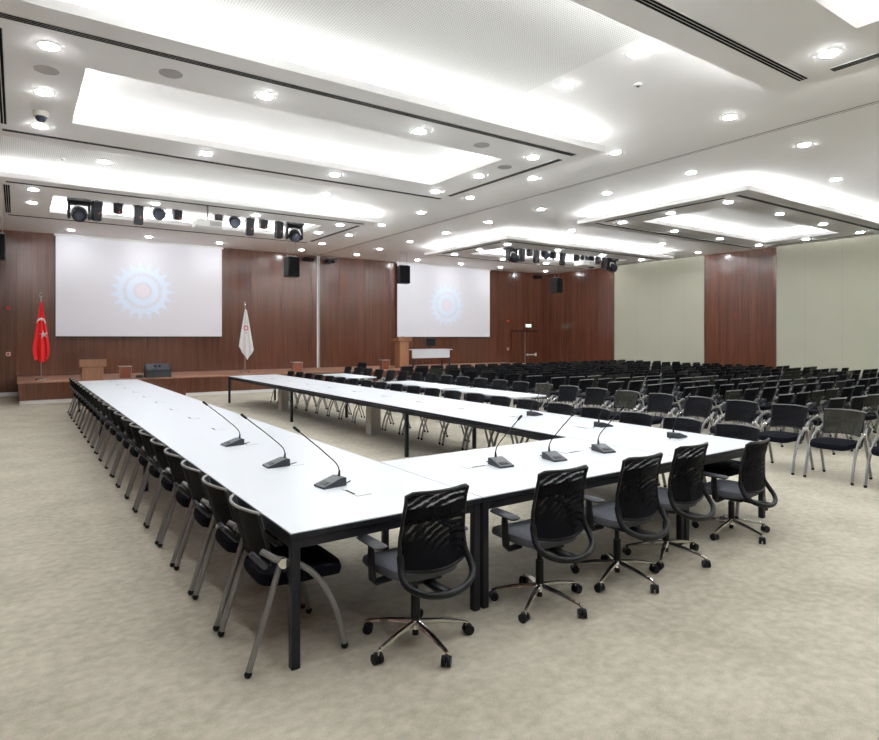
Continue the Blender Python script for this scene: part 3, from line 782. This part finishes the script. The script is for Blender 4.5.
def make_mid_chair():
    t = empty('conference_chair', (0, 0, 0))
    m = mb('black_fabric'); seat_m(m); under(m); m.build('seat', t)
    m = MB(); add_back(m, k=6); add_backframe(m, 5); m.build('backrest', t)
    for s in (-1, 1):
        m = MB(); add_arm(m, s, 5); add_pad(m, s); m.build('armrest', t)
        m = mb('satin_steel').tube(FRONT(s), 0.0145, 5); add_foot(m, s, True); m.build('leg', t)
        m = mb('satin_steel').tube(REAR(s), 0.0145, 5); add_foot(m, s, False); m.build('leg', t)
    return t
def whole(m, backmat='black_mesh'):
    m.mat('black_fabric'); seat_m(m); add_back(m, backmat, 5); add_backframe(m, 4, 'black_plastic')
    for s in (-1, 1):
        add_arm(m, s, 4); add_pad(m, s)
        m.mat('satin_steel').tube(FRONT(s)[::2]+[FRONT(s)[-1]], 0.0135, 4); m.tube(REAR(s), 0.0135, 4)
        add_foot(m, s, True); add_foot(m, s, False)
    return m
CA = make_chair(); CB = make_mid_chair(); fa = [True]; fb = [True]
mesh_c = whole(MB()).mesh('conference_chair')
mesh_backlit = whole(MB(), 'backlit_mesh').mesh('conference_chair')
backlit_backs = {}
def backlit_mesh_of(o):
    me = o.data
    if me.name not in backlit_backs:
        c = me.copy()
        for i, mm in enumerate(c.materials):
            if mm and mm.name == 'black_mesh': c.materials[i] = MATS['backlit_mesh']
        backlit_backs[me.name] = c
    return backlit_backs[me.name]
SINA, COSA = math.sin(YAW), math.cos(YAW)
def depth(x, y): return x*SINA + y*COSA
jobs = []     # x, y, rz, label, group, olive
for k in range(22):
    jobs.append((1.27, 3.455+0.627*k, -PI/2, "black mesh chair along the left table's outer edge, %s from the near corner" % ORD[k], 'chairs along the left long table', False))
for k in range(21):
    jobs.append((6.07, 3.52+0.64*k, PI/2, "black mesh chair along the right table's outer side, %s from the near corner" % ORD[k], 'chairs along the right long table', False))
for k in range(23):
    jobs.append((8.54, 3.48+0.68*(k-1), PI/2, 'black mesh chair in the aisle row facing the tables, %s from the camera' % ORD[k], 'chairs in the aisle row facing the tables', k in (1, 6, 9)))
for j in range(16):
    for i in range(19):
        ol = random.random() < 0.16
        jobs.append((10.5+0.60*i+random.uniform(-.012, .012), 4.45+0.85*j+random.uniform(-.05, .05), 0.0 + random.uniform(-.08, .08),
            '%s mesh chair in the %s audience row from the camera, %s from the aisle' % ('backlit' if ol else 'black', ORD[j], ORD[i]), 'audience chairs facing the stage', ol))
jobs.sort(key=lambda q: math.hypot(q[0], q[1]))
indiv, rest = jobs[:300], jobs[300:]
for (x, y, rz, lab, grp, ol) in indiv:
    dd = depth(x, y); jr = random.uniform(-0.03, 0.03)
    if dd < 10.5:
        o = CA if fa[0] else copy_tree(CA); fa[0] = False
    elif dd < 15.5:
        o = CB if fb[0] else copy_tree(CB); fb[0] = False
    else:
        o = bpy.data.objects.new('conference_chair', mesh_backlit if ol else mesh_c); COL.objects.link(o)
    if ol and o.type == 'EMPTY':
        for ch in o.children:
            if ch.name.startswith('backrest') and o not in (CA, CB): ch.data = backlit_mesh_of(ch)
    if o in (CA, CB): lab = lab.replace('backlit', 'black')
    o.location = (x, y, 0); o.rotation_euler = (0, 0, rz+jr)
    tag(o, lab, 'chair', grp)
if rest:
    m = MB()
    for (x, y, rz, lab, grp, ol) in rest:
        m.T = Matrix.Translation((x, y, 0)) @ Matrix.Rotation(rz, 4, 'Z'); whole(m, 'backlit_mesh' if ol else 'black_mesh')
    tag(m.build('audience_chairs'), 'farthest rows of black audience chairs near the stage and the far right corner', 'chairs', None, 'stuff')

# ------------------------------------------------------------------ swivel chairs (face local +Y)
def make_swivel():
    t = empty('office_chair', (0, 0, 0))
    hub = mb('chrome').cyl((0, 0, 0.085), (0, 0, 0.135), 0.034, 20, 0.03).build('hub', t)
    a0 = math.radians(54)
    for k in range(5):
        a = a0 + k*2*PI/5; c, s = math.cos(a), math.sin(a)
        m = mb('chrome'); m.tube([(0.02*c, 0.02*s, 0.118), (0.16*c, 0.16*s, 0.104), (0.30*c, 0.30*s, 0.078), (0.318*c, 0.318*s, 0.070)], [0.019, 0.016, 0.011, 0.009], 8, sx=1.15)
        m.cyl((0.318*c, 0.318*s, 0.05), (0.318*c, 0.318*s, 0.078), 0.008, 8)
        sp_ = m.build('base_spoke', t)
        m = mb('black_plastic'); cx, cy = 0.318*c, 0.318*s; ax = Vector((math.cos(a+0.9+k), math.sin(a+0.9+k), 0))
        off = Vector((-ax.y, ax.x, 0))*0.010
        for sg in (-1, 1):
            q = Vector((cx, cy, 0.03))+off
            m.cyl(tuple(q+ax*sg*0.006), tuple(q+ax*sg*0.026), 0.029, 18)
        m.box((cx+off.x, cy+off.y, 0.045), (0.03, 0.03, 0.03))
        m.build('caster', sp_)
    m = mb('black_plastic'); m.cyl((0, 0, 0.045), (0, 0, 0.09), 0.019, 14); m.cyl((0, 0, 0.13), (0, 0, 0.29), 0.027, 18); m.cyl((0, 0, 0.29), (0, 0, 0.40), 0.017, 14); m.build('gas_column', t)
    m = mb('black_plastic'); m.box((0, -0.01, 0.408), (0.2, 0.26, 0.04), bev=0.012); m.tube([(0.1, 0.02, 0.405), (0.2, 0.03, 0.385), (0.24, 0.03, 0.375)], 0.007, 6); m.build('tilt_mechanism', t)
    # seat
    m = mb('grey_fabric'); n = 32; vs = []; fs = []
    def ol_(sc, z, fr=0.0):
        r = []
        for k in range(n):
            a = 2*PI*k/n; c, s = math.cos(a), math.sin(a); ex = 0.5
            X = 0.25*sc*math.copysign(abs(c)**ex, c); Y = 0.05+0.245*sc*math.copysign(abs(s)**ex, s)
            r.append((X*(0.92 if Y < -0.05 else 1), Y, z-0.03*max(0, (Y-0.16)/0.13)**2 + 0.012*(X/0.25)**2))
        return r
    L = [ol_(0.84, 0.425), ol_(0.97, 0.435), ol_(1.0, 0.455), ol_(0.97, 0.482), ol_(0.86, 0.492), ol_(0.5, 0.486)]
    for l in L: vs += l
    for j in range(len(L)-1):
        for k in range(n): fs.append((j*n+k, j*n+(k+1) % n, (j+1)*n+(k+1) % n, (j+1)*n+k))
    fs.append(tuple(range(n-1, -1, -1))); fs.append(tuple((len(L)-1)*n+k for k in range(n)))
    m.add(vs, fs); m.build('seat', t)
    # arms
    for s in (-1, 1):
        m = mb('black_plastic'); m.tube([(s*0.17, 0.0, 0.415), (s*0.265, 0.0, 0.41), (s*0.285, 0.0, 0.435), (s*0.288, 0.01, 0.53), (s*0.285, 0.015, 0.618)], [0.018, 0.018, 0.022, 0.022, 0.018], 8, sx=1.5)
        a = m.build('armrest', t)
        m = mb('arm_pad'); m.box((s*0.28, 0.02, 0.632), (0.078, 0.25, 0.026), bev=0.012); m.build('arm_pad', a)
    # back
    def bw(z):
        pts = [(0.47, 0.185), (0.52, 0.205), (0.60, 0.222), (0.70, 0.214), (0.80, 0.205), (0.90, 0.202), (0.955, 0.212)]
        for (za, wa), (zb_, wb) in zip(pts, pts[1:]):
            if z <= zb_: return wa+(wb-wa)*max(0, (z-za)/(zb_-za))
        return pts[-1][1]
    def by(z):
        pts = [(0.47, -0.215), (0.58, -0.185), (0.68, -0.18), (0.80, -0.20), (0.90, -0.225), (0.955, -0.24)]
        for (za, wa), (zb_, wb) in zip(pts, pts[1:]):
            if z <= zb_: return wa+(wb-wa)*max(0, (z-za)/(zb_-za))
        return pts[-1][1]
    def f(u, v):
        s = 2*u-1; z0 = 0.50+0.02*s*s; z1 = 0.942+0.008*s*s-0.022*s**10; z = z0+(z1-z0)*v
        return (s*bw(z), by(z)-0.045*(1-s*s), z)
    bk = mb('office_mesh').sheet(f, 16, 14, (0, 0.003, 0)).build('backrest', t)
    m = mb('black_plastic'); N = 12
    loop = [f(0, v/10) for v in range(11)] + [f(i/N, 1) for i in range(1, N)] + [f(1, 1-v/10) for v in range(11)]
    m.tube(loop, 0.0105, 8); m.tube([f(i/N, 0) for i in range(N+1)], 0.009, 8)
    m.build('back_frame', bk)
    hoop = [f(0, 0.32), f(0, 0.12), (-0.228, -0.235, 0.49), (-0.20, -0.285, 0.445), (-0.12, -0.33, 0.412), (0, -0.35, 0.400), (0.12, -0.33, 0.412), (0.20, -0.285, 0.445), (0.228, -0.235, 0.49), f(1, 0.12), f(1, 0.32)]
    # smooth the hoop
    H = []
    for i in range(len(hoop)-1):
        p0 = Vector(hoop[max(i-1, 0)]); p1 = Vector(hoop[i]); p2 = Vector(hoop[i+1]); p3 = Vector(hoop[min(i+2, len(hoop)-1)])
        for q in range(4):
            s_ = q/4; H.append(tuple(0.5*((2*p1)+(p2-p0)*s_+(2*p0-5*p1+4*p2-p3)*s_*s_+(3*p1-3*p2+p3-p0)*s_**3)))
    H.append(hoop[-1])
    m = mb('black_plastic'); m.tube(H, [0.012]*3+[0.020]*(len(H)-6)+[0.012]*3, 10); m.tube([(0, -0.345, 0.40), (0, -0.22, 0.395), (0, -0.1, 0.40)], 0.022, 8, sx=1.6); m.build('back_support', t)
    return t
SW = make_swivel()
spots = [(1.92, 3.02, 0.0, 0, 'grey seat swivel chair at the front table, leftmost of five'), (2.89, 2.99, -0.05, 15, 'grey seat swivel chair at the front table, second from left'),
         (3.66, 2.97, -0.02, 2, 'grey seat swivel chair at the front table, middle of five'), (4.34, 3.03, 0.0, 10, 'grey seat swivel chair at the front table, fourth from left'),
         (5.36, 3.06, 0.06, -15, 'grey seat swivel chair set a little lower, rightmost of five at the front table'),
             (9.35, 18.3, 1.9, 0.0, 'black swivel chair near the stage below the white wall track')]
for i, (x, y, rz, dz, lab) in enumerate(spots):
    o = SW if i == 0 else copy_tree(SW)
    o.location = (x, y, 0); o.rotation_euler = (0, 0, rz); tag(o, lab, 'office chair', 'mesh swivel chairs')
    for ch in o.children:
        if ch.name.startswith('base_spoke'): ch.rotation_euler = (0, 0, math.radians(dz))
        elif i == 4 and not ch.name.startswith(('hub', 'gas')): ch.location = (0, 0, -0.07)

# ------------------------------------------------------------------ stage lighting on pipes, projectors
FY = 15.6
def pipe(x0, x1, lab):
    t = empty('lighting_pipe', ((x0+x1)/2, FY, 4.96)); tag(t, lab, 'pipe', 'pipes carrying the stage lights')
    L = (x1-x0)/2
    mb('black_plastic').cyl((-L, 0, 0), (L, 0, 0), 0.02, 12).build('tube', t)
    for k in range(5):
        x = -L+0.1+k*(2*L-0.2)/4; mb('satin_steel').cyl((x, 0, 0), (x, 0, ZC-4.96), 0.008, 8).build('hanger', t)
pipe(0.95, 6.35, 'thin black pipe carrying stage lights in the left ceiling coffer')
pipe(13.45, 19.15, 'thin black pipe carrying stage lights in the right ceiling coffer')
def clamp(t): mb('black_plastic').box((0, 0, -0.03), (0.05, 0.06, 0.1)).build('clamp', t)
def make_par(L, tilt):
    t = empty('stage_light', (0, 0, 0)); clamp(t)
    R = Matrix.Rotation(tilt, 3, 'X')
    m = mb('black_plastic')
    m.tube([(-0.12, 0, -0.2), (-0.12, 0, -0.08), (0.12, 0, -0.08), (0.12, 0, -0.2)], 0.009, 6); m.build('yoke', t)
    def tr(p): q = R @ Vector(p); return (q.x, q.y, q.z-0.2)
    m = mb('black_plastic'); m.box(tr((0, 0, -L/2+0.12)), (0.19, 0.17, L), R, bev=0.02); 
    for k in range(5): m.box(tr((0, 0, 0.05-k*0.05)), (0.2, 0.18, 0.012), R)
    b_ = m.build('body', t)
    m = mb('glass_lens'); m.tube([tr((0, 0, -L+0.125)), tr((0, 0, -L+0.11))], 0.07, 14); m.build('lens', b_)
    mb('led_red').box(tr((0.03, -0.088, -L*0.35)), (0.03, 0.008, 0.05), R).build('indicator', b_)
    return t
def make_fresnel():
    t = empty('stage_light', (0, 0, 0)); clamp(t)
    m = mb('black_plastic'); m.tube([(-0.16, 0, -0.2), (-0.16, 0, -0.07), (0.16, 0, -0.07), (0.16, 0, -0.2)], 0.009, 6); m.build('yoke', t)
    m = mb('black_plastic'); m.tube([(0, 0.12, -0.14), (0, 0.02, -0.19), (0, -0.12, -0.26)], [0.09, 0.13, 0.14], 18)
    m.cyl((-0.18, 0, -0.2), (0.18, 0, -0.2), 0.015, 8); b_ = m.build('body', t)
    mb('glass_lens').tube([(0, -0.121, -0.2605), (0, -0.135, -0.267)], 0.11, 18).build('lens', b_)
    return t
def make_head():
    t = empty('moving_head_light', (0, 0, 0)); clamp(t)
    m = mb('black_plastic'); m.box((0, 0, -0.1), (0.38, 0.32, 0.1), bev=0.02)
    for sx in (-0.15, 0.15): m.cyl((sx, -0.18, -0.1), (sx, 0.18, -0.1), 0.02, 8)
    m.build('base', t)
    y = MB().mat('black_plastic')
    for sx in (-0.16, 0.16): y.box((sx, 0, -0.28), (0.05, 0.16, 0.3), bev=0.02)
    y.box((0, 0, -0.16), (0.34, 0.16, 0.04)); y.build('yoke', t)
    h = mb('black_plastic').tube([(0, 0.14, -0.26), (0, 0.1, -0.30), (0, -0.02, -0.34), (0, -0.16, -0.40), (0, -0.17, -0.404)], [0.07, 0.12, 0.135, 0.115, 0.11], 18).build('head', t)
    mb('glass_lens').tube([(0, -0.172, -0.405), (0, -0.18, -0.408)], 0.08, 16).build('lens', h)
    mb('white_plastic').tube([(0.135*math.cos(a), -0.06, -0.33+0.13*math.sin(a)) for a in [PI*k/10 for k in range(11)]], 0.014, 6).build('handle_band', h)
    return t
protos = {'T': make_par(0.44, 0.10), 'S': make_par(0.24, 0.12), 'F': make_fresnel(), 'H': make_head()}
used = {k: False for k in protos}
NAMEK = {'T': 'tall black stage light', 'S': 'short black stage light', 'F': 'round black fresnel stage light', 'H': 'black moving head light'}
def fixtures(seq, side, tilt=0.0):
    for i, (k, x) in enumerate(seq):
        if not used[k]: o = protos[k]; used[k] = True
        else: o = copy_tree(protos[k])
        o.location = (x, FY, 4.93); o.scale = (1.22,)*3 if k == 'H' else (1.0,)*3; o.rotation_euler = (0, 0, random.uniform(-.25, .25)+tilt)
        tag(o, '%s hanging in the %s coffer, %s from the left' % (NAMEK[k], side, ORD[i]), 'stage light', 'stage lights in the %s coffer' % side)
fixtures([('H', 1.13), ('T', 1.47), ('S', 1.89), ('T', 2.32), ('F', 2.74), ('S', 3.16), ('S', 4.12), ('F', 4.5), ('T', 4.90), ('S', 5.25), ('T', 5.67), ('H', 6.08)], 'left')
fixtures([('H', 13.78), ('T', 14.25), ('S', 14.6), ('T', 14.93), ('F', 15.32), ('S', 15.74), ('T', 16.22), ('S', 16.95), ('F', 17.35), ('T', 17.75), ('S', 18.12), ('T', 18.48), ('H', 18.85)], 'right')
def projector(x, y, lab):
    t = empty('projector', (x, y, 4.34)); tag(t, lab, 'projector', 'white ceiling projectors')
    m = mb('white_plastic'); m.box((0, 0, 0.0), (0.58, 0.46, 0.19), bev=0.03); b_ = m.build('body', t)
    mb('satin_steel').cyl((0, 0, 0.09), (0, 0, ZR-4.34), 0.02, 10).build('ceiling_mount', t)
    m = mb('white_plastic'); m.tube([(-0.14, 0.22, 0.0), (-0.14, 0.27, 0.0)], [0.075, 0.06], 16); m.build('lens_ring', b_)
    mb('glass_lens').cyl((-0.14, 0.271, 0), (-0.14, 0.278, 0), 0.05, 14).build('lens', b_)
    mb('grey_plastic').box((0.12, -0.232, 0.0), (0.26, 0.006, 0.1)).build('vent', b_)
projector(3.55, 14.35, 'white projector hanging below the ceiling among the left stage lights')
projector(16.1, 14.45, 'white projector hanging below the ceiling among the right stage lights')
